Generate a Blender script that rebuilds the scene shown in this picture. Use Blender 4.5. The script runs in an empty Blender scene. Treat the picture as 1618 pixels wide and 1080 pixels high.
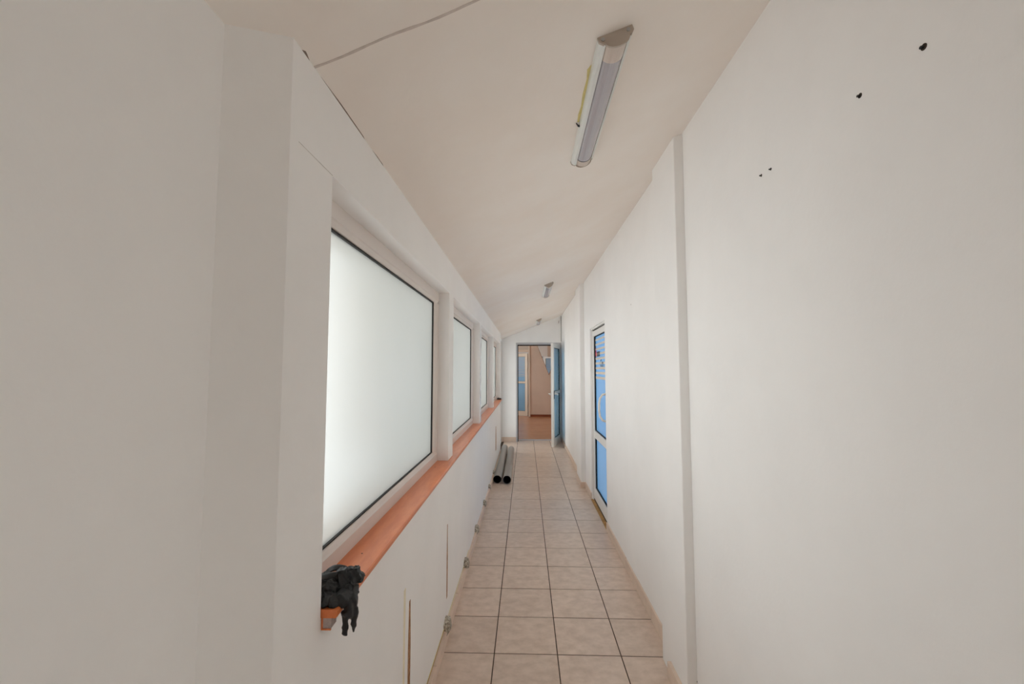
import bpy, bmesh, math, random
from mathutils import Vector, Matrix, Euler

random.seed(7)
scene = bpy.context.scene
COL = scene.collection

# ------------------------------------------------------------------ camera
F_PX = 668.19
CAM_H = 1.48437
PITCH, YAW, ROLL = .0643477, .0320932, -.00067248
_cy, _sy, _cp, _sp = math.cos(YAW), math.sin(YAW), math.cos(PITCH), math.sin(PITCH)
FWD = Vector((-_sy*_cp, _cy*_cp, _sp))
_r0 = Vector((_cy, _sy, 0)); _u0 = _r0.cross(FWD)
RIGHT = math.cos(ROLL)*_r0 + math.sin(ROLL)*_u0
UP = -math.sin(ROLL)*_r0 + math.cos(ROLL)*_u0
CAM = Vector((0, 0, CAM_H))
cam_data = bpy.data.cameras.new('camera')
cam_data.sensor_fit = 'HORIZONTAL'; cam_data.sensor_width = 36.0
cam_data.lens = F_PX/1618*36.0
cam_data.clip_start = .02; cam_data.clip_end = 200
cam = bpy.data.objects.new('camera', cam_data); COL.objects.link(cam)
cam.matrix_world = Matrix(((RIGHT.x, UP.x, -FWD.x, CAM.x), (RIGHT.y, UP.y, -FWD.y, CAM.y),
                           (RIGHT.z, UP.z, -FWD.z, CAM.z), (0, 0, 0, 1)))
scene.camera = cam

# ------------------------------------------------------------------ world, exposure
world = bpy.data.worlds.new('overcast_sky'); scene.world = world
world.use_nodes = True
bg = world.node_tree.nodes['Background']
bg.inputs[0].default_value = (.93, .97, 1.0, 1)
bg.inputs[1].default_value = 1.0
vs = scene.view_settings
vs.view_transform = 'Standard'; vs.look = 'None'; vs.gamma = 1.0
vs.use_curve_mapping = False
vs.exposure = 1.53
scene.cycles.max_bounces = 24; scene.cycles.diffuse_bounces = 16; scene.cycles.transmission_bounces = 8

# ------------------------------------------------------------------ pixel helper (photo frame 1618x1080)
def ray(x, y): return FWD + (x-809)/F_PX*RIGHT - (y-540)/F_PX*UP
def hit(x, y, ax, val):
    d = ray(x, y); t = (val-CAM[ax])/d[ax]
    return CAM + t*d

# ------------------------------------------------------------------ materials
def srgb(r, g, b):
    f = lambda c: (c/255/12.92) if c/255 <= .04045 else ((c/255+.055)/1.055)**2.4
    return (f(r), f(g), f(b), 1)

def mat(name, col, rough=.6, spec=.3, mottle=0, mscale=6, col2=None, bump=0, bscale=60, rand=0, metal=0,
        stretch=None, coat=0, detail=4):
    m = bpy.data.materials.new(name); m.use_nodes = True
    nt = m.node_tree; N = nt.nodes; L = nt.links
    b = N['Principled BSDF']
    b.inputs['Roughness'].default_value = rough
    b.inputs['Specular IOR Level'].default_value = spec
    b.inputs['Metallic'].default_value = metal
    b.inputs['Coat Weight'].default_value = coat
    b.inputs['Coat Roughness'].default_value = .15
    tc = N.new('ShaderNodeTexCoord')
    vec = tc.outputs['Object']
    if stretch or rand:
        mp = N.new('ShaderNodeMapping'); L.new(vec, mp.inputs['Vector'])
        if stretch: mp.inputs['Scale'].default_value = stretch
        if rand:
            oi = N.new('ShaderNodeObjectInfo')
            mu = N.new('ShaderNodeMath'); mu.operation = 'MULTIPLY'; mu.inputs[1].default_value = 37.0
            L.new(oi.outputs['Random'], mu.inputs[0]); L.new(mu.outputs[0], mp.inputs['Location'])
        vec = mp.outputs[0]
    out = None
    if mottle or col2:
        n = N.new('ShaderNodeTexNoise'); n.inputs['Scale'].default_value = mscale
        n.inputs['Detail'].default_value = detail; n.inputs['Roughness'].default_value = .62
        L.new(vec, n.inputs['Vector'])
        rp = N.new('ShaderNodeValToRGB')
        c2 = col2 or tuple(c*(1-mottle) for c in col[:3])+(1,)
        rp.color_ramp.elements[0].position = .35; rp.color_ramp.elements[1].position = .65
        rp.color_ramp.elements[0].color = c2; rp.color_ramp.elements[1].color = col
        L.new(n.outputs['Fac'], rp.inputs['Fac'])
        out = rp.outputs['Color']
    if rand:
        hs = N.new('ShaderNodeHueSaturation')
        mr = N.new('ShaderNodeMapRange'); mr.inputs['To Min'].default_value = 1-rand; mr.inputs['To Max'].default_value = 1+rand
        L.new(oi.outputs['Random'], mr.inputs['Value']); L.new(mr.outputs[0], hs.inputs['Value'])
        if out: L.new(out, hs.inputs['Color'])
        else: hs.inputs['Color'].default_value = col
        out = hs.outputs['Color']
    if out: L.new(out, b.inputs['Base Color'])
    else: b.inputs['Base Color'].default_value = col
    if bump:
        n2 = N.new('ShaderNodeTexNoise'); n2.inputs['Scale'].default_value = bscale; n2.inputs['Detail'].default_value = 5
        L.new(vec, n2.inputs['Vector'])
        bp = N.new('ShaderNodeBump'); bp.inputs['Strength'].default_value = bump; bp.inputs['Distance'].default_value = .004
        L.new(n2.outputs['Fac'], bp.inputs['Height']); L.new(bp.outputs[0], b.inputs['Normal'])
    return m

def sheet(name, trans, diff, mix=.5, gloss=.06, grough=.35, mottle=None, forward=0):
    """frosted / filmed glass: translucent + diffuse with a weak surface gloss"""
    m = bpy.data.materials.new(name); m.use_nodes = True
    nt = m.node_tree; N = nt.nodes; L = nt.links
    N.remove(N['Principled BSDF']); o = N['Material Output']
    t = N.new('ShaderNodeBsdfTranslucent'); t.inputs[0].default_value = trans
    d = N.new('ShaderNodeBsdfDiffuse'); d.inputs[0].default_value = diff
    g = N.new('ShaderNodeBsdfGlossy'); g.inputs['Roughness'].default_value = grough
    mx = N.new('ShaderNodeMixShader'); mx.inputs[0].default_value = mix
    L.new(d.outputs[0], mx.inputs[1]); L.new(t.outputs[0], mx.inputs[2])
    if forward:      # acid-etched glass scatters mostly forward
        rf = N.new('ShaderNodeBsdfRefraction'); rf.inputs['Roughness'].default_value = .5; rf.inputs['IOR'].default_value = 1.15
        rf.inputs[0].default_value = (.97, .97, .945, 1)
        mf = N.new('ShaderNodeMixShader'); mf.inputs[0].default_value = forward
        L.new(t.outputs[0], mf.inputs[1]); L.new(rf.outputs[0], mf.inputs[2]); L.new(mf.outputs[0], mx.inputs[2])
    lw = N.new('ShaderNodeFresnel'); lw.inputs[0].default_value = 1.35
    mu = N.new('ShaderNodeMath'); mu.operation = 'MULTIPLY'; mu.inputs[1].default_value = gloss*10
    L.new(lw.outputs[0], mu.inputs[0])
    m2 = N.new('ShaderNodeMixShader'); L.new(mu.outputs[0], m2.inputs[0])
    L.new(mx.outputs[0], m2.inputs[1]); L.new(g.outputs[0], m2.inputs[2])
    L.new(m2.outputs[0], o.inputs['Surface'])
    if mottle:
        tc = N.new('ShaderNodeTexCoord'); n = N.new('ShaderNodeTexNoise'); n.inputs['Scale'].default_value = 1.6
        L.new(tc.outputs['Object'], n.inputs['Vector'])
        rp = N.new('ShaderNodeValToRGB'); rp.color_ramp.elements[0].position = .3; rp.color_ramp.elements[1].position = .7
        rp.color_ramp.elements[0].color = mottle; rp.color_ramp.elements[1].color = trans
        L.new(n.outputs['Fac'], rp.inputs['Fac']); L.new(rp.outputs[0], t.inputs[0])
    return m

M = {}
M['wall'] = mat('white_wall_paint', (.908, .900, .891, 1), .75, .2, .035, 2.2, bump=.12, bscale=55)
M['ceil'] = mat('ceiling_paint', (.90, .85, .80, 1), .8, .2, 0, 1.7, col2=(.87, .80, .735, 1), bump=.12, bscale=50)
M['roomwall'] = mat('beige_wall_paint', (.74, .60, .50, 1), .8, .2, .06, 2)
M['tile'] = mat('floor_tile_glaze', srgb(222, 203, 188), .30, .6, 0, 15, detail=9, col2=srgb(203, 183, 167), bump=.05, bscale=40,
                rand=.035, stretch=(1, 1.4, 1))
M['skirt'] = mat('skirting_tile', srgb(226, 206, 190), .45, .35, .07, 14, rand=.03)
M['grout'] = mat('grout', srgb(92, 78, 68), .9, .1, .2, 30)
M['pvc'] = mat('window_pvc', (.76, .70, .66, 1), .4, .4, .04, 3)
M['gasket'] = mat('black_gasket', (.012, .011, .01, 1), .6, .3)
M['sill'] = mat('orange_sill_laminate', srgb(224, 130, 74), .30, .5, 0, 7, col2=srgb(210, 112, 58), stretch=(6, 1, 6), coat=.25)
M['sillend'] = mat('sill_end_paint', srgb(190, 175, 170), .7, .2, .25, 60)
M['frost'] = sheet('frosted_glass', (.87, .872, .80, 1), (.75, .76, .72, 1), .92, .03, .4, mottle=(.79, .81, .735, 1), forward=.73)
M['bluefilm'] = sheet('blue_film_glass', (.36, .68, .90, 1), srgb(140, 186, 234), .55, .07, .06)
M['bluedense'] = sheet('dense_blue_film_glass', (.14, .36, .62, 1), srgb(134, 178, 228), .24, .07, .06)
M['alu'] = mat('grey_aluminium', srgb(186, 186, 190), .4, .5, .05, 8)
M['doorwhite'] = mat('white_door_profile', (.80, .79, .77, 1), .35, .4)
M['doorcream'] = mat('cream_door_profile', (.80, .68, .56, 1), .4, .4)
M['cream'] = mat('cream_print', srgb(214, 203, 190), .5, .3)
M['red'] = mat('red_print', srgb(226, 70, 110), .5, .3)
M['orange'] = mat('orange_print', srgb(235, 180, 130), .5, .3)
M['greyprint'] = mat('grey_print', srgb(95, 98, 100), .6, .2)
M['handle'] = mat('handle_white', (.82, .80, .76, 1), .3, .5)
M['dark'] = mat('dark_plate', (.03, .03, .032, 1), .5, .3)
M['steel'] = mat('hinge_metal', (.45, .45, .45, 1), .35, .5, metal=.7)
M['wood'] = mat('raw_wood', srgb(190, 150, 100), .8, .2, .3, 18)
M['slot'] = mat('exposed_brown_edge', srgb(186, 146, 112), .9, .1, 0, 40, col2=srgb(140, 100, 72))
M['yellow'] = mat('yellow_foam', srgb(226, 212, 150), .9, .1, .15, 40)
M['yellowpale'] = mat('pale_yellow_glue', srgb(240, 232, 208), .9, .1, .1, 30)
M['dab'] = mat('adhesive', srgb(215, 208, 194), .95, .1, 0, 90, col2=srgb(120, 110, 96), bump=.6, bscale=200)
M['crack'] = mat('crack_shadow', srgb(150, 134, 124), .95, .1, .2, 60)
M['seam'] = mat('joint_filler', (.70, .615, .57, 1), .9, .1, .2, 25)
M['hairline'] = mat('hairline_crack', (.66, .63, .60, 1), .9, .1, .2, 25)
M['pipe'] = mat('grey_pvc_pipe', srgb(156, 153, 149), .38, .45, .06, 10)
M['pipein'] = mat('pipe_inside', srgb(52, 52, 54), .6, .3)
M['rubber'] = mat('black_rubber', (.014, .0142, .0155, 1), .48, .45, .2, 60)
M['lampbody'] = mat('lamp_white', (.74, .76, .74, 1), .35, .4)
M['lampcap'] = mat('lamp_endcap', srgb(182, 170, 158), .45, .4)
M['lampsleeve'] = mat('lamp_sleeve', srgb(205, 192, 182), .35, .4)
M['diff'] = mat('lamp_diffuser_off', srgb(176, 172, 178), .25, .45, coat=.3)
M['plank'] = mat('laminate', srgb(196, 144, 108), .24, .5, 0, 5, col2=srgb(178, 126, 92), rand=.06, stretch=(1, 8, 1))
M['redskirt'] = mat('red_brown_skirting', srgb(140, 78, 50), .45, .4)
M['mirror'] = mat('mirror_silver', (.92, .92, .92, 1), .02, .5, metal=1)
M['plug'] = mat('wall_plug', srgb(70, 62, 56), .8, .2)

# ------------------------------------------------------------------ mesh helpers
def box(bm, x0, x1, y0, y1, z0, z1, ch=0):
    """axis box; ch chamfers the vertical-top edges (used for tiles)"""
    if x0 > x1: x0, x1 = x1, x0
    if y0 > y1: y0, y1 = y1, y0
    if z0 > z1: z0, z1 = z1, z0
    lo = [bm.verts.new(p) for p in ((x0, y0, z0), (x1, y0, z0), (x1, y1, z0), (x0, y1, z0))]
    rings = [lo]
    if ch:
        rings.append([bm.verts.new(p) for p in ((x0, y0, z1-ch), (x1, y0, z1-ch), (x1, y1, z1-ch), (x0, y1, z1-ch))])
    c = ch
    rings.append([bm.verts.new(p) for p in ((x0+c, y0+c, z1), (x1-c, y0+c, z1), (x1-c, y1-c, z1), (x0+c, y1-c, z1))])
    bm.faces.new(lo[::-1]); bm.faces.new(rings[-1])
    for a, b in zip(rings, rings[1:]):
        for i in range(4):
            j = (i+1) % 4
            bm.faces.new((a[i], a[j], b[j], b[i]))

def prism(bm, poly, axis, a, b):
    """extrude a closed 2-D polygon along an axis (0,1,2) from a to b; poly coords are the two other axes in order"""
    def p(u, v, w):
        return {0: (w, u, v), 1: (u, w, v), 2: (u, v, w)}[axis]
    A = [bm.verts.new(p(u, v, a)) for u, v in poly]; B = [bm.verts.new(p(u, v, b)) for u, v in poly]
    n = len(poly)
    bm.faces.new(A); bm.faces.new(B[::-1])
    for i in range(n):
        j = (i+1) % n
        bm.faces.new((A[i], B[i], B[j], A[j]))

def tube(bm, pts, r, seg=10, r_end=None):
    pts = [Vector(p) for p in pts]; n = len(pts); rings = []
    ref = None
    for i, p in enumerate(pts):
        t = (pts[min(i+1, n-1)]-pts[max(i-1, 0)]).normalized()
        if ref is None:
            ref = Vector((0, 0, 1)) if abs(t.z) < .9 else Vector((0, 1, 0))
        x = ref.cross(t).normalized(); y = t.cross(x); ref = y
        rr = r if r_end is None else r+(r_end-r)*i/(n-1)
        if callable(r): rr = r(i/(n-1))
        rings.append([bm.verts.new(p+rr*(math.cos(2*math.pi*k/seg)*x+math.sin(2*math.pi*k/seg)*y)) for k in range(seg)])
    for a, b in zip(rings, rings[1:]):
        for k in range(seg):
            bm.faces.new((a[k], a[(k+1) % seg], b[(k+1) % seg], b[k]))
    bm.faces.new(rings[0][::-1]); bm.faces.new(rings[-1])

def disc(bm, c, ax, r, h, seg=12):
    c = Vector(c); ax = Vector(ax).normalized()
    tube(bm, [c, c+ax*h], r, seg)

def obj(name, bm, m, parent=None, smooth=False, bevel=0):
    bmesh.ops.recalc_face_normals(bm, faces=bm.faces)
    me = bpy.data.meshes.new(name); bm.to_mesh(me); bm.free()
    o = bpy.data.objects.new(name, me); COL.objects.link(o)
    if m: me.materials.append(m)
    if smooth:
        for p in me.polygons: p.use_smooth = True
    if bevel:
        b = o.modifiers.new('bevel', 'BEVEL'); b.width = bevel; b.segments = 2; b.limit_method = 'ANGLE'
    if parent: o.parent = parent
    return o

def boxes(name, lst, m, parent=None, bevel=0, ch=0):
    bm = bmesh.new()
    for b in lst: box(bm, *b, ch=ch)
    return obj(name, bm, m, parent, bevel=bevel)

def struct(o, label=None):
    o['kind'] = 'structure'
    if label: o['label'] = label
    return o

def tag(o, label, cat, group=None):
    o['label'] = label; o['category'] = cat
    if group: o['group'] = group
    return o

def empty(name, loc=(0, 0, 0), rot=(0, 0, 0), parent=None):
    o = bpy.data.objects.new(name, None); COL.objects.link(o)
    o.location = loc; o.rotation_euler = rot; o.empty_display_size = .05
    if parent: o.parent = parent
    return o

# ------------------------------------------------------------------ dimensions
W = -.45                     # face of the window wall
NEAR_L = -.533               # near left wall
R_NEAR, R_MAIN, R_PIL = .741, .752, .70
Y_BACK, Y_END = -1.3, 8.8
SLOPE = .39; Z0 = 2.129
def zc(x): return Z0+SLOPE*(x-W)
SILL_Z = .958; HEAD_Z = 1.935
WIN = [(.948, 2.472), (2.622, 4.146), (4.296, 5.82), (5.97, 7.494)]
FRAME_X = -.513

# ------------------------------------------------------------------ floor: grout bed and one object for each tile
floor = struct(boxes('floor', [(-.60, .90, Y_BACK-.05, 9.05, -.12, -.0016)], M['grout']),
               'corridor floor of square beige ceramic tiles with dark grout')
T = .33; G = .0028; X0 = -.168; Y0 = 2.3124
cols = [(-.452, X0), (X0, X0+T), (X0+T, X0+2*T), (X0+2*T, .757)]
rows = range(-11, 21)
def tile_mesh(w, l):
    bm = bmesh.new(); box(bm, -w/2+G, w/2-G, -l/2+G, l/2-G, -.010, 0, ch=.0008)
    bmesh.ops.recalc_face_normals(bm, faces=bm.faces)
    me = bpy.data.meshes.new('tile'); bm.to_mesh(me); bm.free(); me.materials.append(M['tile']); return me
tm = {}
for r in rows:
    ya = Y0+r*T; yb = min(ya+T, 8.99)
    if yb-ya < .03: continue
    for x0, x1 in cols:
        k = (round(x1-x0, 4), round(yb-ya, 4))
        if k not in tm: tm[k] = tile_mesh(*k)
        o = bpy.data.objects.new('tile', tm[k]); COL.objects.link(o)
        o.location = ((x0+x1)/2, (ya+yb)/2, random.uniform(-.0004, .0004)); o.parent = floor
        o.rotation_euler = (random.uniform(-.0012, .0012), random.uniform(-.0012, .0012), 0)

# ------------------------------------------------------------------ ceiling (sloping boards)
bm = bmesh.new()
xa, xb = -.62, .92
prism(bm, [(xa, zc(xa)), (xb, zc(xb)), (xb, zc(xb)+.12), (xa, zc(xa)+.12)], 1, Y_BACK-.05, 9.0)
ceiling = struct(obj('ceiling', bm, M['ceil']), 'sloping off-white plasterboard ceiling')
TH = math.atan(SLOPE)
def on_ceiling(name, poly, m, h=.0012):
    """thin piece lying on the ceiling; poly in (x, y)"""
    bm = bmesh.new()
    A = [bm.verts.new((x, y, zc(x)+.002)) for x, y in poly]
    B = [bm.verts.new((x+h*math.sin(TH), y, zc(x)-h*math.cos(TH))) for x, y in poly]
    n = len(poly); bm.faces.new(A); bm.faces.new(B[::-1])
    for i in range(n): bm.faces.new((A[i], A[(i+1) % n], B[(i+1) % n], B[i]))
    return obj(name, bm, m, ceiling)
# irregular filled board joint
ys = .851
n = 40; up = []; dn = []
for i in range(n+1):
    x = W+(.74-W)*i/n
    w_ = .0016+.0022*random.random()
    yy = ys+.002*math.sin(i*.9)-.012*(i/n)
    up.append((x, yy+w_)); dn.append((x, yy-w_))
on_ceiling('board_joint', dn+up[::-1], M['seam'], .0007)
# crack where the ceiling meets the window wall
for y0, y1, w_ in ((.80, .835, .004), (.845, 1.14, .0022), (1.18, 1.3, .0015)):
    on_ceiling('corner_crack', [(W-.001, y0), (W+w_, (y0+y1)/2-.01), (W+w_*.8, y1-.02), (W-.001, y1)], M['crack'], .0006)
# smear of yellow glue beside the first light
on_ceiling('glue_smear', [(.186, 1.215), (.196, 1.20), (.198, 1.40), (.196, 1.49), (.189, 1.485), (.187, 1.44), (.191, 1.40), (.188, 1.33), (.191, 1.26)], M['yellow'], .0015)

# ------------------------------------------------------------------ left wall
bm = bmesh.new()
WX = -.62
box(bm, WX, W, .77, 7.494, 0, SILL_Z-.018)                     # parapet
box(bm, WX, W, .77, .948, SILL_Z-.018, HEAD_Z)
for (a, b), (c, d) in zip(WIN, WIN[1:]): box(bm, WX, W, b, c, SILL_Z-.018, HEAD_Z)
box(bm, WX, W, 7.494, 7.62, 0, HEAD_Z)
box(bm, WX, W, .77, 7.62, HEAD_Z, zc(W)+.02)                       # lintel
prism(bm, [(-.62, Y_BACK), (NEAR_L, Y_BACK), (NEAR_L, .697), (W, .77), (-.62, .77)], 2, 0, zc(W)+.03)
box(bm, WX-.02, -.50, 7.60, 7.66, 0, zc(W)+.02); box(bm, WX-.02, -.50, 8.74, 9.0, 0, zc(W)+.02)   # recessed last bay
box(bm, WX-.02, -.50, 7.66, 8.74, 2.06, zc(W)+.02); box(bm, WX-.02, -.50, 7.66, 8.74, 0, .02)
wall_left = struct(obj('wall_left', bm, M['wall']), 'white left wall with a chamfered step, deep window openings and narrow piers')
# slots in the lining board and the seams
def on_wall_left(name, y0, y1, z0, z1, m, h=.0012):
    return boxes(name, [(W-.003, W+h, y0, y1, z0, z1)], m, wall_left)
for (px, ya_, yb_, wd) in ((647.5, 948, 1098, .034), (707, 828, 945, .026), (783.5, 673, 715, .14)):
    a = hit(px, ya_, 0, W); b = hit(px-1.5, yb_, 0, W)
    bm = bmesh.new()
    y = a.y
    prism(bm, [(y-wd*.25, a.z), (y+wd*.25, a.z), (y+wd*.55, (a.z+b.z)/2), (y+wd*.5, b.z), (y-wd*.5, b.z), (y-wd*.5, (a.z+b.z)/2)], 0, W-.003, W+.0008)
    obj('board_slot', bm, M['slot'], wall_left)
a = hit(640, 930, 0, W)
on_wall_left('glue_line', a.y-.014, a.y+.010, .07, a.z, M['yellowpale'], .0004)
on_wall_left('plaster_crack', .80, .948, HEAD_Z+.0005, HEAD_Z+.0020, M['hairline'], .0003)
# adhesive patches above the skirting
for (px, py, q) in ((709, 981, 1.0), (740, 876, .95), (757, 820, .95), (770, 777, .9), (778, 750, .8), (785, 727, .8)):
    p = hit(px-5, py, 0, W+.012)
    bm = bmesh.new()
    bmesh.ops.create_icosphere(bm, subdivisions=2, radius=1)
    rr = random.Random(int(px))
    for v in bm.verts:
        k_ = rr.uniform(.78, 1.12)
        c_ = [max(-.8, min(.8, t))*k_ for t in v.co]
        v.co = (W+.010+c_[0]*.030*q, p.y+.05+c_[1]*.055*q, .070+c_[2]*.048*q)
    obj('adhesive_patch', bm, M['dab'], wall_left)
on_wall_left('base_gap', .80, 2.42, .060, .068, M['slot'], .0010)
on_wall_left('glue_bead', .80, 3.4, .068, .0725, M['yellow'], .0016)

# left skirting tiles
bl = struct(boxes('baseboard_left', [(W-.002, W+.004, .78, 7.62, 0, .055)], M['grout']), 'low beige ceramic skirting under the windows')
y = .80; i = 0
while y < 7.6:
    y1 = min(y+.33, 7.62)
    boxes('skirting_tile', [(W, W+.018, y+.001, y1-.001, 0, .062+random.uniform(-.003, .002))], M['skirt'], bl, ch=.001)
    y = y1

# ------------------------------------------------------------------ right wall
bm = bmesh.new()
RX = .92
DY0, DY1, DZ = 4.035, 4.955, 1.952
zt = zc(R_MAIN)+.03
box(bm, R_NEAR, RX, Y_BACK, -1.15, 0, zt); box(bm, R_NEAR, RX, -.45, 1.955, 0, zt)
box(bm, R_NEAR, RX, -1.15, -.45, 1.6, zt)
box(bm, R_PIL, RX, 1.955, 2.295, 0, zc(R_PIL)+.03)
box(bm, R_MAIN, RX, 2.295, DY0, 0, zt)
box(bm, R_MAIN, RX, DY0, DY1, DZ, zt)
box(bm, R_MAIN, RX, DY1, 5.43, 0, zt)
box(bm, .695, RX, 5.43, 5.88, 0, zc(.695)+.03)
box(bm, .748, RX, 5.88, 9.0, 0, zt)
wall_right = struct(obj('wall_right', bm, M['wall'], bevel=.004), 'white right wall with two shallow pilasters and a door opening')
for (px, py, r) in ((1460, 74, .0062), (1359, 151, .0055), (1218, 267, .0042), (1203, 277, .0042)):
    p = hit(px, py, 0, R_NEAR)
    bm = bmesh.new(); disc(bm, (R_NEAR+.004, p.y, p.z), (-1, 0, 0), r, .0048, 12)
    o = obj('wall_plug', bm, M['plug'], wall_right)
    bm = bmesh.new(); disc(bm, (R_NEAR+.0, p.y+.0015, p.z), (-1, 0, 0), r*.5, .0053, 8)
    obj('plug_hole', bm, M['dark'], o)
for (px, py) in ((1040, 504), (997, 481), (1101, 1076)):
    xx = R_MAIN if px < 1060 else R_NEAR
    p = hit(px, py, 0, xx)
    bm = bmesh.new(); disc(bm, (xx+.003, p.y, p.z), (-1, 0, 0), .004, .0036, 10)
    obj('nail_hole', bm, M['plug'], wall_right)
# skirting tiles on the right
br = struct(boxes('baseboard_right', [(R_MAIN-.004, R_MAIN+.002, 2.30, DY0-.002, 0, .06)], M['grout']), 'beige ceramic tile skirting along the right wall')
def skirt_run(x, y0, y1, th=.011, h=.075, step=.33, par=br):
    y = y0
    while y < y1-.004:
        ye = min(y+step, y1)
        boxes('skirting_tile', [(x-th, x+.001, y+.0018, ye-.0018, 0, h+random.uniform(-.002, .002))], M['skirt'], par, ch=.0012)
        y = ye
skirt_run(R_MAIN, 2.30, DY0-.004)
skirt_run(R_MAIN, DY1+.004, 5.42)
skirt_run(.748, 5.885, 8.78)
skirt_run(.695, 5.42, 5.885, step=.47)
skirt_run(R_PIL, 1.945, 2.17, th=.018, step=.3)
skirt_run(R_NEAR, -.44, 1.94)
boxes('skirting_tile', [(.684, .752, 5.418, 5.429, 0, .075)], M['skirt'], br, ch=.001)
boxes('skirting_tile', [(.69, R_NEAR, 1.944, 1.954, 0, .075)], M['skirt'], br, ch=.001)
boxes('skirting_tile', [(R_MAIN-.010, R_MAIN+.016, DY0-.010, DY0+.002, 0, .073)], M['skirt'], br, ch=.001)

# wall behind the camera
wb = struct(boxes('wall_back', [(-.62, .92, Y_BACK-.05, Y_BACK, 0, 2.75)], M['wall']), 'plain white wall closing the corridor')

# ------------------------------------------------------------------ end wall
OX0, OX1, OZ = -.20, .735, 2.035
bm = bmesh.new()
box(bm, -.62, OX0, Y_END, 9.05, 0, 2.8); box(bm, OX1, .92, Y_END, 9.05, 0, 2.8); box(bm, OX0, OX1, Y_END, 9.05, OZ, 2.8)
wall_end = struct(obj('wall_end', bm, M['wall']), 'white end wall around the open blue glazed door')
be = struct(boxes('baseboard_end', [(-.50, OX0, Y_END-.010, Y_END-.001, 0, .09)], M['grout']), 'beige tile skirting beside the end door')
boxes('skirting_tile', [(-.499, -.455, Y_END-.014, Y_END-.002, 0, .095)], M['skirt'], be, ch=.001)
boxes('skirting_tile', [(-.453, OX0-.001, Y_END-.014, Y_END-.002, 0, .095)], M['skirt'], be, ch=.001)
# trim strip in the far left corner
tr = struct(boxes('trim_1', [(-.50, -.478, Y_END-.03, Y_END-.0005, .096, 2.05)], M['doorwhite'], bevel=.003), 'narrow white strip in the far left corner')

# ------------------------------------------------------------------ windows
def make_window(i, y0, y1):
    w = struct(empty('window_%d' % i, (FRAME_X, y0, SILL_Z)))
    L_ = y1-y0; H_ = HEAD_Z-SILL_Z
    s, t, b = .082, .067, .060        # side, top, bottom profile widths
    # each profile bar has a sloped inner bead: outer face proud, inner lip set back
    def bar(p, q, inward, width, mitre=True):
        """bar between corners p and q (y,z) with inward direction (y,z)"""
        bm = bmesh.new()
        sec = [(0, 0), (width*.68, 0), (width*.74, -.004), (width*.97, -.010), (width, -.014), (width, -.06), (0, -.06)]
        d = Vector((q[0]-p[0], q[1]-p[1])); d.normalize(); inn = Vector(inward)
        A = []; B = []
        for u_, x_ in sec:
            a = Vector(p)+inn*u_; c = Vector(q)+inn*u_
            A.append(bm.verts.new((x_, a.x, a.y))); B.append(bm.verts.new((x_, c.x, c.y)))
        n = len(sec)
        bm.faces.new(A); bm.faces.new(B[::-1])
        for k in range(n): bm.faces.new((A[k], A[(k+1) % n], B[(k+1) % n], B[k]))
        return obj('frame_bar', bm, M['pvc'], w)
    bar((0, b), (0, H_-t), (1, 0), s); bar((L_, b), (L_, H_-t), (-1, 0), s)
    bar((0, 0), (L_, 0), (0, 1), b); bar((0, H_), (L_, H_), (0, -1), t)
    g = .0065
    boxes('gasket', [(-.024, -.0125, s, s+g, b, H_-t), (-.024, -.0125, L_-s-g, L_-s, b, H_-t),
                     (-.024, -.0125, s, L_-s, b, b+.0045), (-.024, -.0125, s, L_-s, H_-t-g, H_-t)], M['gasket'], w)
    bm = bmesh.new()
    v = [bm.verts.new(p) for p in ((-.020, s, b), (-.020, L_-s, b), (-.020, L_-s, H_-t), (-.020, s, H_-t))]
    bm.faces.new(v)
    pn = obj('pane', bm, M['frost'], w)
    if pn.data.polygons[0].normal.x > 0: pn.data.flip_normals()      # normal towards the outside
    return w
wl = ['white framed frosted window between the chamfered step and the first pier',
      'white framed frosted window between the first and second piers',
      'white framed frosted window between the second and third piers',
      'white framed frosted window beyond the third pier, over the pipes']
for i, (a, b) in enumerate(WIN):
    w = make_window(i+1, a, b); w['label'] = wl[i]

def glazing(name, x, y0, y1, z0, z1, out, label):
    w = struct(empty(name, (x, y0, z0)), label)
    L_, H_ = y1-y0, z1-z0; a, b = sorted((out*.02, out*.07)); f_ = .07
    boxes('frame_bar', [(a, b, 0, f_, 0, H_)], M['pvc'], w); boxes('frame_bar', [(a, b, L_-f_, L_, 0, H_)], M['pvc'], w)
    boxes('frame_bar', [(a, b, f_, L_-f_, 0, f_)], M['pvc'], w); boxes('frame_bar', [(a, b, f_, L_-f_, H_-f_, H_)], M['pvc'], w)
    bm = bmesh.new(); q = out*.045
    bm.faces.new([bm.verts.new(p) for p in ((q, f_, f_), (q, L_-f_, f_), (q, L_-f_, H_-f_), (q, f_, H_-f_))])
    pn = obj('pane', bm, M['frost'], w)
    if pn.data.polygons[0].normal.x*out < 0: pn.data.flip_normals()
    return w
glazing('window_6', -.50, 7.66, 8.74, .02, 2.06, -1, 'added tall frosted glazing in the recessed bay, to brighten the end wall')  # added glazing: side daylight for the end wall and far floor
glazing('window_7', R_NEAR, -1.15, -.45, .0, 1.6, 1, 'added frosted glazing in the right wall behind the viewpoint, to brighten the near walls')  # added out of view behind the camera to lift the near left wall

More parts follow.
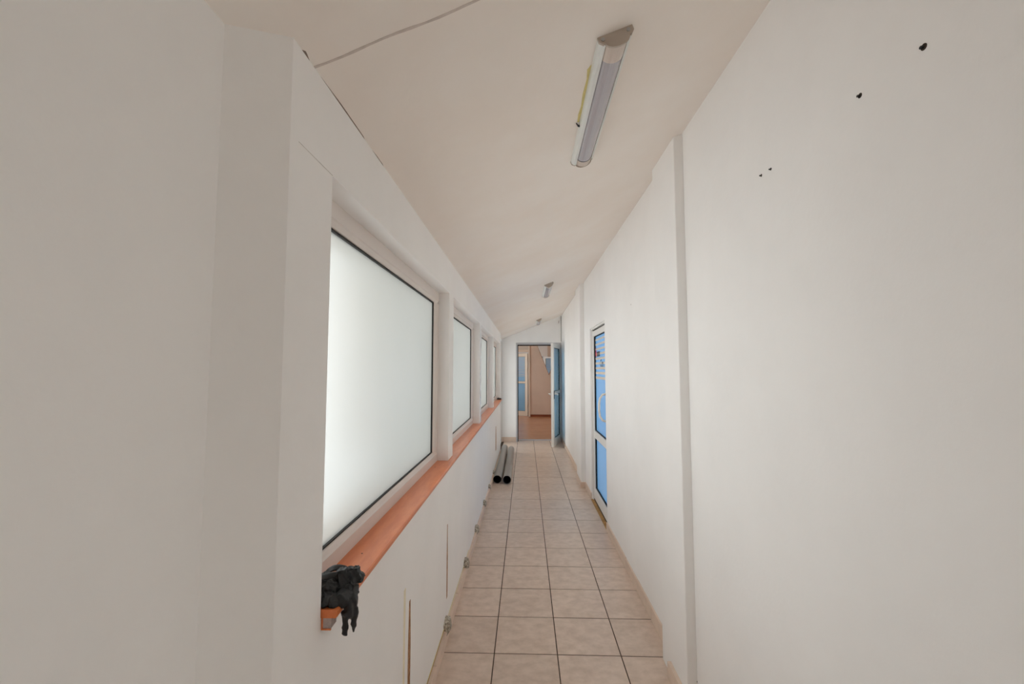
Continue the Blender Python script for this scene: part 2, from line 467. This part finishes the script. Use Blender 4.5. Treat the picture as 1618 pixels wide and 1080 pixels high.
# sill
SX = -.414
sill = empty('window_sill', (FRAME_X, WIN[0][0], SILL_Z))
tag(sill, 'long orange-brown laminate sill running under all the frosted windows', 'window sill')
L_ = 7.494-.948
bm = bmesh.new()
d = SX-FRAME_X
prism(bm, [(-.04, 0), (d-.004, 0), (d, -.004), (d, -.014), (d-.004, -.018), (-.04, -.018)], 1, .003, L_)
o = obj('board', bm, M['sill'], sill)
for px, py in ((572, 874), (687.5, 737.5)):
    p = hit(px, py, 2, SILL_Z)
    bm = bmesh.new(); disc(bm, (p.x-FRAME_X, p.y-WIN[0][0], -.002), (0, 0, 1), .0026, .0024, 8)
    obj('screw_hole', bm, M['plug'], sill)
# whitewashed block under the near end of the sill
blk = boxes('end_block', [(W-FRAME_X+.001, d-.014, .004, .03, -.040, -.0182)], M['sillend'], sill)
boxes('block_edge', [(W-FRAME_X+.001, d-.014, .002, .006, -.043, -.040), (W-FRAME_X+.001, W-FRAME_X+.004, .002, .006, -.040, -.0182)], M['sill'], blk)

# ------------------------------------------------------------------ glazed doors
def leaf(parent, Lw, H_, z_rail, stile=.095, top=.07, bottom=.15, rail=.075, th=.05, m=None, glass=None, name='leaf'):
    m = m or M['doorwhite']; glass = glass or M['bluefilm']
    lf = empty(name, parent=parent)
    h = th/2
    boxes('stile', [(0, stile, -h, h, 0, H_)], m, lf, bevel=.004)
    boxes('stile', [(Lw-stile, Lw, -h, h, 0, H_)], m, lf, bevel=.004)
    boxes('rail', [(stile, Lw-stile, -h, h, 0, bottom)], m, lf, bevel=.003)
    boxes('rail', [(stile, Lw-stile, -h, h, z_rail-rail/2, z_rail+rail/2)], m, lf, bevel=.003)
    boxes('rail', [(stile, Lw-stile, -h, h, H_-top, H_)], m, lf, bevel=.003)
    for z0, z1 in ((bottom, z_rail-rail/2), (z_rail+rail/2, H_-top)):
        bm = bmesh.new()
        v = [bm.verts.new(p) for p in ((stile, 0, z0), (Lw-stile, 0, z0), (Lw-stile, 0, z1), (stile, 0, z1))]
        bm.faces.new(v); obj('pane', bm, glass, lf)
        g = .0055; y0, y1 = -.016, .016
        boxes('gasket', [(stile, stile+g, y0, y1, z0, z1), (Lw-stile-g, Lw-stile, y0, y1, z0, z1),
                         (stile, Lw-stile, y0, y1, z0, z0+g), (stile, Lw-stile, y0, y1, z1-g, z1)], M['gasket'], lf)
    return lf

def lever(lf, x, z, side, direction, off=.025):
    """lever handle on one face (side = -1/+1), pointing along direction in x"""
    bm = bmesh.new()
    box(bm, x-.016, x+.016, side*off, side*(off+.008), z-.09, z+.06)
    obj('handle_plate', bm, M['dark'], lf, bevel=.002)
    bm = bmesh.new()
    y = side*off
    tube(bm, [(x, y, z), (x, y+side*.045, z), (x+direction*.012, y+side*.055, z), (x+direction*.06, y+side*.056, z-.002), (x+direction*.10, y+side*.052, z-.012), (x+direction*.112, y+side*.048, z-.03)], .0095, 10)
    obj('lever_handle', bm, M['handle'], lf, smooth=True)
    bm = bmesh.new(); disc(bm, (x, y, z-.062), (0, side, 0), .010, .012, 12)
    obj('lock_cylinder', bm, M['steel'], lf)

# end door: grey frame and open leaf
door1 = struct(empty('door_1', (0, Y_END, 0)), 'open white-framed door with blue film glass in a grey frame, end of corridor')
fy0, fy1 = -.012, .06
boxes('frame_jamb', [(OX0, OX0+.030, fy0, fy1, 0, OZ)], M['alu'], door1, bevel=.002)
boxes('frame_jamb', [(OX1-.02, OX1, fy0, fy1, 0, OZ)], M['alu'], door1, bevel=.002)
boxes('frame_head', [(OX0+.030, OX1-.02, fy0, fy1, OZ-.04, OZ)], M['alu'], door1, bevel=.002)
boxes('frame_gasket', [(OX0+.030, OX0+.046, .02, .06, 0, OZ-.04), (OX0+.030, OX1-.02, .02, .06, OZ-.062, OZ-.04)], M['gasket'], door1)
boxes('threshold', [(OX0+.03, OX1-.02, .17, .25, -.002, .012)], M['alu'], door1)
lf = leaf(door1, .735, 1.975, 1.02, stile=.085, top=.085, bottom=.15, rail=.05)
lf.location = (.705, .045, .012)
lf.rotation_euler = (0, 0, math.atan2(-.70, -.195))
lever(lf, .735-.045, 1.0, 1, -1); lever(lf, .735-.045, 1.0, -1, -1)
for z in (.25, 1.0, 1.75):
    bm = bmesh.new(); tube(bm, [(0, .028, z-.04), (0, .028, z+.04)], .010, 10); obj('hinge', bm, M['steel'], lf)

# door in the right wall
door2 = struct(empty('door_2', (.752, DY1, 0)), 'closed white door with blue film glass and pull handle in the right wall')
boxes('frame_jamb', [(.012, .10, -.03, 0, 0, DZ)], M['doorwhite'], door2)
boxes('frame_jamb', [(.012, .10, -(DY1-DY0), -(DY1-DY0)+.03, 0, DZ)], M['doorwhite'], door2)
boxes('frame_head', [(.012, .10, -(DY1-DY0)+.03, -.03, DZ-.02, DZ)], M['doorwhite'], door2)
boxes('gap_strip', [(.03, .09, -(DY1-DY0)+.03, -.03, DZ-.028, DZ-.021)], M['gasket'], door2)
boxes('threshold', [(-.008, .10, -(DY1-DY0)+.004, -.004, -.004, .012)], M['wood'], door2, bevel=.003)
lf2 = leaf(door2, .86, 1.885, .725, stile=.085, top=.062, bottom=.125, rail=.08, glass=M['bluedense'])
lf2.location = (.045, -.03, .032); lf2.rotation_euler = (0, 0, -math.pi/2)
boxes('bottom_seal', [(.002, .858, -.024, .02, -.016, -.001)], M['gasket'], lf2)
# film print: cream stripes over the upper blue pane (local x = along leaf from hinge, -y = corridor side)
zb = 1.325
ztop = 1.80
k = 0; z = ztop-.012
while z > zb:
    h = .018+.010*(ztop-z)/(ztop-zb)
    boxes('film_stripe', [(.095, .765, -.0030, -.0010, z-h, z)], M['cream'], lf2)
    z -= .052
bm = bmesh.new()
prism(bm, [(.112, 1.60), (.150, 1.585), (.165, 1.625), (.150, 1.655), (.138, 1.70), (.125, 1.66), (.105, 1.63)], 1, -.0046, -.0034)
obj('red_emblem', bm, M['red'], lf2)
bm = bmesh.new()
prism(bm, [(.160, 1.595), (.190, 1.600), (.178, 1.625), (.165, 1.63)], 1, -.0046, -.0034)
obj('emblem_tip', bm, M['orange'], lf2)
def text(body, size, x, z, parent, m):
    c = bpy.data.curves.new('lettering', 'FONT'); c.body = body; c.size = size; c.extrude = .0004
    t = bpy.data.objects.new('lettering_curve', c); COL.objects.link(t)
    bpy.context.view_layer.update()
    me = bpy.data.meshes.new_from_object(t.evaluated_get(bpy.context.evaluated_depsgraph_get()))
    bpy.data.objects.remove(t)
    me.name = 'lettering'; me.materials.clear(); me.materials.append(m)
    o = bpy.data.objects.new('lettering', me); COL.objects.link(o)
    o.parent = parent; o.location = (x, -.0040, z); o.rotation_euler = (math.pi/2, 0, 0)
    return o
# first word is too blurred to read in the photograph: plain blurred letter blocks
for q, (x0, w_) in enumerate(((.205, .045), (.262, .045), (.318, .05))):
    boxes('lettering_block', [(x0, x0+w_, -.0046, -.0034, 1.592, 1.603), (x0, x0+w_, -.0046, -.0034, 1.636, 1.646),
                              (x0, x0+.013, -.0046, -.0034, 1.592, 1.646), (x0+w_-.013, x0+w_, -.0046, -.0034, 1.592, 1.646)], M['greyprint'], lf2)
text('Cen', .115, .385, 1.478, lf2, M['greyprint'])
# bow pull handle
bm = bmesh.new()
hx = .86-.055
pts = [(hx, -.024, 1.215), (hx, -.058, 1.208), (hx, -.083, 1.172), (hx, -.092, 1.12), (hx, -.093, 1.06), (hx, -.085, 1.0), (hx, -.060, .962), (hx, -.024, .952)]
tube(bm, pts, .0105, 12)
obj('pull_handle', bm, M['handle'], lf2, smooth=True)

# ------------------------------------------------------------------ ceiling lights
def make_lamp():
    root = empty('ceiling_light', rot=(0, -TH, 0))
    LL = .69; hw = .05
    # local: x across, y along, -z into the room
    bm = bmesh.new()
    prism(bm, [(-hw, 0), (-hw, -.012), (-hw+.006, -.022), (-.034, -.024), (-.034, -.010), (.034, -.010), (.034, -.024), (hw-.006, -.022), (hw, -.012), (hw, 0)], 1, .006, LL-.006)
    obj('housing', bm, M['lampbody'], root)
    def arc(r_w, r_h, n=14): return [(r_w*math.cos(math.pi*i/n), -.012-r_h*math.sin(math.pi*i/n)) for i in range(n+1)]
    bm = bmesh.new(); prism(bm, arc(.0335, .030), 1, .065, LL-.045); obj('diffuser', bm, M['diff'], root, smooth=False)
    for a, b in ((.006, .066), (LL-.046, LL-.006)):
        bm = bmesh.new(); prism(bm, arc(.0342, .0308), 1, a, b); obj('diffuser_sleeve', bm, M['lampsleeve'], root)
    bm = bmesh.new(); prism(bm, arc(.0344, .0311), 1, LL-.049, LL-.0455); obj('joint_ring', bm, M['dark'], root)
    for a, b, s in ((0, .006, -1), (LL-.006, LL, 1)):
        bm = bmesh.new()
        prism(bm, [(-hw-.001, .0)]+[(-hw-.001, -.014), (-.040, -.025)]+[(.036*math.cos(math.pi-math.pi*i/10), -.022-.021*math.sin(math.pi*i/10)) for i in range(11)]+[(.040, -.025), (hw+.001, -.014), (hw+.001, .0)], 1, a, b)
        cap = obj('end_cap', bm, M['lampcap'], root)
        for sx in (-.038, .036):
            bm = bmesh.new(); disc(bm, (sx, a if s < 0 else b, -.010), (0, s, 0), .0055, .0018, 10)
            obj('screw', bm, M['steel'], cap)
    return root
proto = make_lamp()
tag(proto, 'unlit linear batten light with yellow glue beside it, over the wall plugs', 'ceiling light', 'batten lights along the sloping ceiling')
def copy_tree(o, parent=None):
    c = o.copy(); COL.objects.link(c); c.parent = parent
    for ch in list(o.children): copy_tree(ch, c)
    return c
l2 = copy_tree(proto); l3 = copy_tree(proto)
l2['label'] = 'unlit linear batten light on the ceiling opposite the blue door in the right wall'
l3['label'] = 'unlit linear batten light on the ceiling in front of the end wall'
for o, x, y in ((proto, .244, 1.10), (l2, .250, 4.49), (l3, .245, 7.72)):
    o.location = (x, y, zc(x))
bm = bmesh.new()
tube(bm, [(-.046, .41, -.006), (-.056, .40, -.008), (-.064, .385, -.004)], .005, 8, .0015)
obj('cable_end', bm, M['dark'], proto)

# ------------------------------------------------------------------ pipes
def make_pipe(x0, x1, y0, y1, label):
    root = empty('drain_pipe', (x0, y0, .055), (0, 0, -math.atan2(x1-x0, y1-y0)))
    Lp = math.hypot(x1-x0, y1-y0); R_, r_ = .055, .0512; S = 40
    bm = bmesh.new()
    def ring(rad, y): return [bm.verts.new((rad*math.cos(2*math.pi*k/S), y, rad*math.sin(2*math.pi*k/S))) for k in range(S)]
    rs = [ring(r_, .012), ring(r_, 0), ring(R_-.001, 0), ring(R_, .002), ring(R_, Lp-.002), ring(R_-.001, Lp), ring(r_, Lp), ring(r_, Lp-.012)]
    for a, b in zip(rs, rs[1:]):
        for k in range(S): bm.faces.new((a[k], a[(k+1) % S], b[(k+1) % S], b[k]))
    o = obj('pipe_wall', bm, M['pipe'], root, smooth=False)
    for p in o.data.polygons: p.use_smooth = len(p.vertices) == 4 and p.area > .0005
    bm = bmesh.new()
    a, b = ring_in = [[bm.verts.new((r_*math.cos(2*math.pi*k/S), y, r_*math.sin(2*math.pi*k/S))) for k in range(S)] for y in (.012, Lp-.012)]
    for k in range(S): bm.faces.new((a[k], b[k], b[(k+1) % S], a[(k+1) % S]))
    obj('pipe_bore', bm, M['pipein'], root, smooth=True)
    tag(root, label, 'pipe', 'grey drain pipes on the floor')
make_pipe(-.372, -.385, 5.60, 7.85, 'grey plastic pipe lying on the floor tight against the skirting')
make_pipe(-.246, -.262, 5.58, 7.70, 'grey plastic pipe lying on the floor, outer one of the two')

# ------------------------------------------------------------------ black rubber glove crumpled over the sill end
def ellipsoid(bm, c, r, rot=(0, 0, 0), seg=14):
    mtx = Matrix.Translation(c) @ Euler(rot).to_matrix().to_4x4() @ Matrix.Diagonal((r[0], r[1], r[2], 1))
    bmesh.ops.create_uvsphere(bm, u_segments=seg, v_segments=seg//2+2, radius=1, matrix=mtx)
glove = empty('rubber_glove', (-.45, 1.0, SILL_Z))
tag(glove, 'crumpled black rubber glove with two fingers hanging off the end of the sill', 'glove')
def crumple(o, s, sc):
    rm = o.modifiers.new('remesh', 'REMESH'); rm.mode = 'VOXEL'; rm.voxel_size = .0016
    tx = bpy.data.textures.new('crumple', 'MUSGRAVE'); tx.musgrave_type = 'RIDGED_MULTIFRACTAL'; tx.noise_scale = sc; tx.octaves = 2.2
    dm = o.modifiers.new('displace', 'DISPLACE'); dm.texture = tx; dm.strength = s; dm.mid_level = .75; dm.texture_coords = 'LOCAL'
    for p in o.data.polygons: p.use_smooth = True
# bunched palm lying on the sill
bm = bmesh.new()
ellipsoid(bm, (-.012, .004, .020), (.030, .026, .019), (.1, .2, .4))
ellipsoid(bm, (.026, .050, .022), (.026, .034, .021), (0, .1, -.3))
ellipsoid(bm, (.004, .036, .030), (.022, .016, .020), (.4, 0, .8))
ellipsoid(bm, (-.030, .020, .026), (.014, .030, .018), (0, .4, .2))
ellipsoid(bm, (.020, .012, .012), (.024, .020, .013), (0, 0, 0))
ellipsoid(bm, (-.010, -.030, .010), (.034, .018, .013), (.1, 0, .1))
ellipsoid(bm, (.020, -.026, .006), (.020, .018, .012), (0, .3, 0))
ellipsoid(bm, (-.036, -.010, .020), (.018, .030, .017), (0, 0, .2))
palm = obj('palm', bm, M['rubber'], glove); crumple(palm, .007, .022)
# flattened folds / cuff sheets
def fold(name, path, widths, thick=.004):
    bm = bmesh.new(); n = len(path); A = []
    for i, p in enumerate(path):
        p = Vector(p); t = (Vector(path[min(i+1, n-1)])-Vector(path[max(i-1, 0)])).normalized()
        s = t.cross(Vector((.3, -.2, 1))).normalized(); nn = s.cross(t)
        w_ = widths[i]
        ring = []
        for j in range(10):
            a = 2*math.pi*j/10
            ring.append(bm.verts.new(p+s*w_*math.cos(a)+nn*thick*math.sin(a)*(1+.4*math.sin(3*a+i))))
        A.append(ring)
    for a, b in zip(A, A[1:]):
        for j in range(10): bm.faces.new((a[j], a[(j+1) % 10], b[(j+1) % 10], b[j]))
    bm.faces.new(A[0][::-1]); bm.faces.new(A[-1])
    o = obj(name, bm, M['rubber'], glove, smooth=True)
    sb = o.modifiers.new('sub', 'SUBSURF'); sb.levels = 1; sb.render_levels = 2
    return o
fold('cuff_fold', [(-.050, .02, .030), (-.036, .004, .042), (-.012, .006, .044), (.004, .022, .046)], [.006, .012, .013, .006])
fold('cuff_fold', [(-.045, .045, .02), (-.03, .05, .042), (-.005, .052, .045), (.012, .066, .036)], [.005, .010, .012, .004])
fold('cuff_fold', [(.0, .03, .045), (.014, .018, .036), (.03, .010, .018), (.036, -.004, .004)], [.004, .010, .014, .010])
# hanging hand with two limp fingers
bm = bmesh.new()
ellipsoid(bm, (.032, -.010, .004), (.020, .026, .018), (0, .25, 0))
ellipsoid(bm, (.047, -.012, -.016), (.012, .020, .022), (0, -.1, .5))
ellipsoid(bm, (.052, .000, -.010), (.011, .018, .022), (0, .1, .3))
ellipsoid(bm, (.040, .020, .000), (.014, .026, .014), (.3, .3, .1))
tube(bm, [(.043, -.022, -.018), (.043, -.025, -.036), (.0445, -.026, -.050), (.0440, -.026, -.066)], lambda t: .0100-.0052*t, 10)
tube(bm, [(.058, -.008, -.016), (.060, -.012, -.036), (.0585, -.014, -.052), (.0590, -.014, -.068)], lambda t: .0092-.0060*t, 10)
hand = obj('hanging_fingers', bm, M['rubber'], glove); crumple(hand, .0030, .026)

# small black cloth at the far end of the sill
bm = bmesh.new()
ellipsoid(bm, (0, 0, .012), (.036, .05, .013)); ellipsoid(bm, (.014, -.03, .014), (.026, .028, .013), (0, 0, .4)); ellipsoid(bm, (-.016, .03, .016), (.022, .022, .014))
cl = obj('black_rag', bm, M['rubber']); cl.location = (-.462, 7.40, SILL_Z)
crumple(cl, .006, .02)
tag(cl, 'small crumpled black rag at the far end of the orange sill', 'rag')

# cable and junction stub in the far right top corner
bm = bmesh.new()
tube(bm, [(.742, Y_END-.008, 2.06), (.743, Y_END-.008, 2.3), (.742, Y_END-.008, zc(.742)-.004)], .004, 8)
cb = obj('cable', bm, M['plug']); tag(cb, 'thin dark cable running up the corner above the end door', 'cable')
bm = bmesh.new()
tube(bm, [(.693, Y_END, 2.49), (.693, Y_END-.02, 2.488), (.690, Y_END-.024, 2.46), (.684, Y_END-.02, 2.44)], .006, 8)
hk = obj('wall_hook', bm, M['sillend']); tag(hk, 'small bent hook on the end wall near the ceiling', 'hook')

# ------------------------------------------------------------------ room beyond the end door
RY0, RY1, RX0, RX1, RZ = 9.05, 13.40, -1.7, 2.6, 3.75
fr = struct(boxes('floor_room', [(RX0-.1, RX1+.1, 9.0, 15.0, -.12, -.006)], M['slot']), 'brown laminate floor of the room beyond the door')
y = 8.99; k = 0
while y < RY1+1.2:
    off = (k*.47) % 1.28
    x = RX0-off
    while x < RX1:
        x0 = max(x, RX0); x1 = min(x+1.28, RX1)
        if x1-x0 > .02 and (y < RY1-.1 or x0 < .9):
            boxes('plank', [(x0+.0006, x1-.0006, y+.0006, y+.1914, -.008, 0)], M['plank'], fr)
        x += 1.28
    y += .192; k += 1
bm = bmesh.new()
DX0, DX1, DZ2 = -.80, .085, 2.28
box(bm, RX0, DX0, RY1, RY1+.15, 0, RZ); box(bm, DX1, RX1, RY1, RY1+.15, 0, RZ); box(bm, DX0, DX1, RY1, RY1+.15, DZ2, RZ)
struct(obj('wall_room_back', bm, M['roomwall']), 'beige back wall of the room beyond')
boxes('skirting_board', [(DX1+.06, RX1, RY1-.014, RY1-.001, 0, .07)], M['redskirt'], bpy.data.objects['wall_room_back'])
struct(boxes('wall_room_right', [(RX1, RX1+.1, 9.0, RY1+.15, 0, RZ)], M['roomwall']), 'beige right wall of the room beyond')
bm = bmesh.new()
box(bm, RX0-.1, RX0, 9.0, RY1+.15, 0, .4); box(bm, RX0-.1, RX0, 9.0, 13.55, 2.9, RZ)
box(bm, RX0-.1, RX0, 9.0, 9.4, .4, 2.9); box(bm, RX0-.1, RX0, 13.2, 13.55, .4, 2.9)
struct(obj('wall_room_left', bm, M['roomwall']), 'beige left wall of the room beyond, with an opening for an added window')
struct(boxes('wall_room_front', [(RX0-.1, -.62, 9.0, 9.05, 0, RZ), (.92, RX1+.1, 9.0, 9.05, 0, RZ), (-.62, .92, 9.0, 9.05, 2.8, RZ)], M['roomwall']), 'beige front wall of the room beyond')
struct(boxes('ceiling_room', [(RX0-.1, RX1+.1, 9.0, 15.0, RZ, RZ+.1)], M['roomwall']), 'beige ceiling of the room beyond')
glazing('window_5', RX0, 9.4, 13.2, .4, 2.9, -1, 'added unseen frosted window in the left wall, to light the room beyond')  # added out of view to bring daylight into the far room
# space behind the ajar door
struct(boxes('wall_annex', [(RX0-.1, RX0, RY1+.15, 13.65, 0, RZ), (RX0-.1, RX0, 14.9, 15.0, 0, RZ), (RX0-.1, RX0, 13.65, 14.9, 2.6, RZ), (RX0-.1, RX0, 13.65, 14.9, 0, .2),
                            (.9, 1.0, RY1+.15, 15.0, 0, RZ), (RX0-.1, 1.0, 14.95, 15.05, 0, RZ)], M['wall']), 'pale walls behind the ajar far door')
glazing('window_8', RX0, 13.65, 14.9, .2, 2.6, -1, 'added unseen frosted window, to light the space behind the ajar far door')  # added out of view so the ajar door's blue film is backlit

door3 = struct(empty('door_3', (DX1, RY1, 0)), 'cream framed door with blue film glass, ajar at the back of the far room')
boxes('frame_jamb', [(-.0, .055, -.025, .10, 0, DZ2)], M['doorcream'], door3, bevel=.002)
boxes('frame_jamb', [(DX0-DX1, DX0-DX1+.05, -.025, .10, 0, DZ2)], M['doorcream'], door3)
boxes('frame_head', [(DX0-DX1+.05, 0, -.02, .10, 2.03, 2.10)], M['doorcream'], door3)
boxes('transom_panel', [(DX0-DX1+.05, 0, .0, .04, 2.10, DZ2)], M['cream'], door3)
lf3 = leaf(door3, .82, 1.96, 1.05, stile=.09, top=.09, bottom=.15, rail=.06, m=M['doorcream'])
lf3.location = (-.015, .03, .02); lf3.rotation_euler = (0, 0, math.pi-math.radians(24))
z = 1.86
while z > 1.25:
    boxes('film_stripe', [(.09, .73, .0015, .003, z-.016, z)], M['cream'], lf3); z -= .05
for z in (.3, 1.45, 1.78):
    bm = bmesh.new(); tube(bm, [(.01, .03, z-.05), (.01, .03, z+.05)], .014, 10); obj('hinge', bm, M['doorcream'], lf3)

# kite shaped mirror on the back wall
tip = hit(867.3, 592.5, 1, RY1-.02)
mr = empty('wall_mirror', (tip.x, RY1, tip.z))
tag(mr, 'tall pointed diamond mirror on the beige wall beyond the end door', 'mirror')
hw, hh = .43, 1.08
bm = bmesh.new(); prism(bm, [(0, 0), (hw, hh), (0, 2*hh), (-hw, hh)], 1, -.016, -.002); obj('backing', bm, M['slot'], mr)
bm = bmesh.new(); prism(bm, [(0, .03), (hw-.012, hh), (0, 2*hh-.03), (-hw+.012, hh)], 1, -.0185, -.0161); obj('glass', bm, M['mirror'], mr)

# open blue door on the near side of that room (seen in the mirror)
door4 = struct(empty('door_4', (.80, 9.06, 0)), 'open white door with striped blue film, inside the far room, seen in the mirror')
lf4 = leaf(door4, .78, 1.99, 1.02, stile=.045, top=.07, bottom=.15, rail=.06)
lf4.location = (0, .03, .012); lf4.rotation_euler = (0, 0, math.radians(28))
z = 1.86
while z > 1.2:
    boxes('film_stripe', [(.05, .73, -.003, -.0015, z-.014, z)], M['cream'], lf4)
    boxes('film_stripe', [(.05, .73, .0015, .003, z-.014, z)], M['cream'], lf4); z -= .07
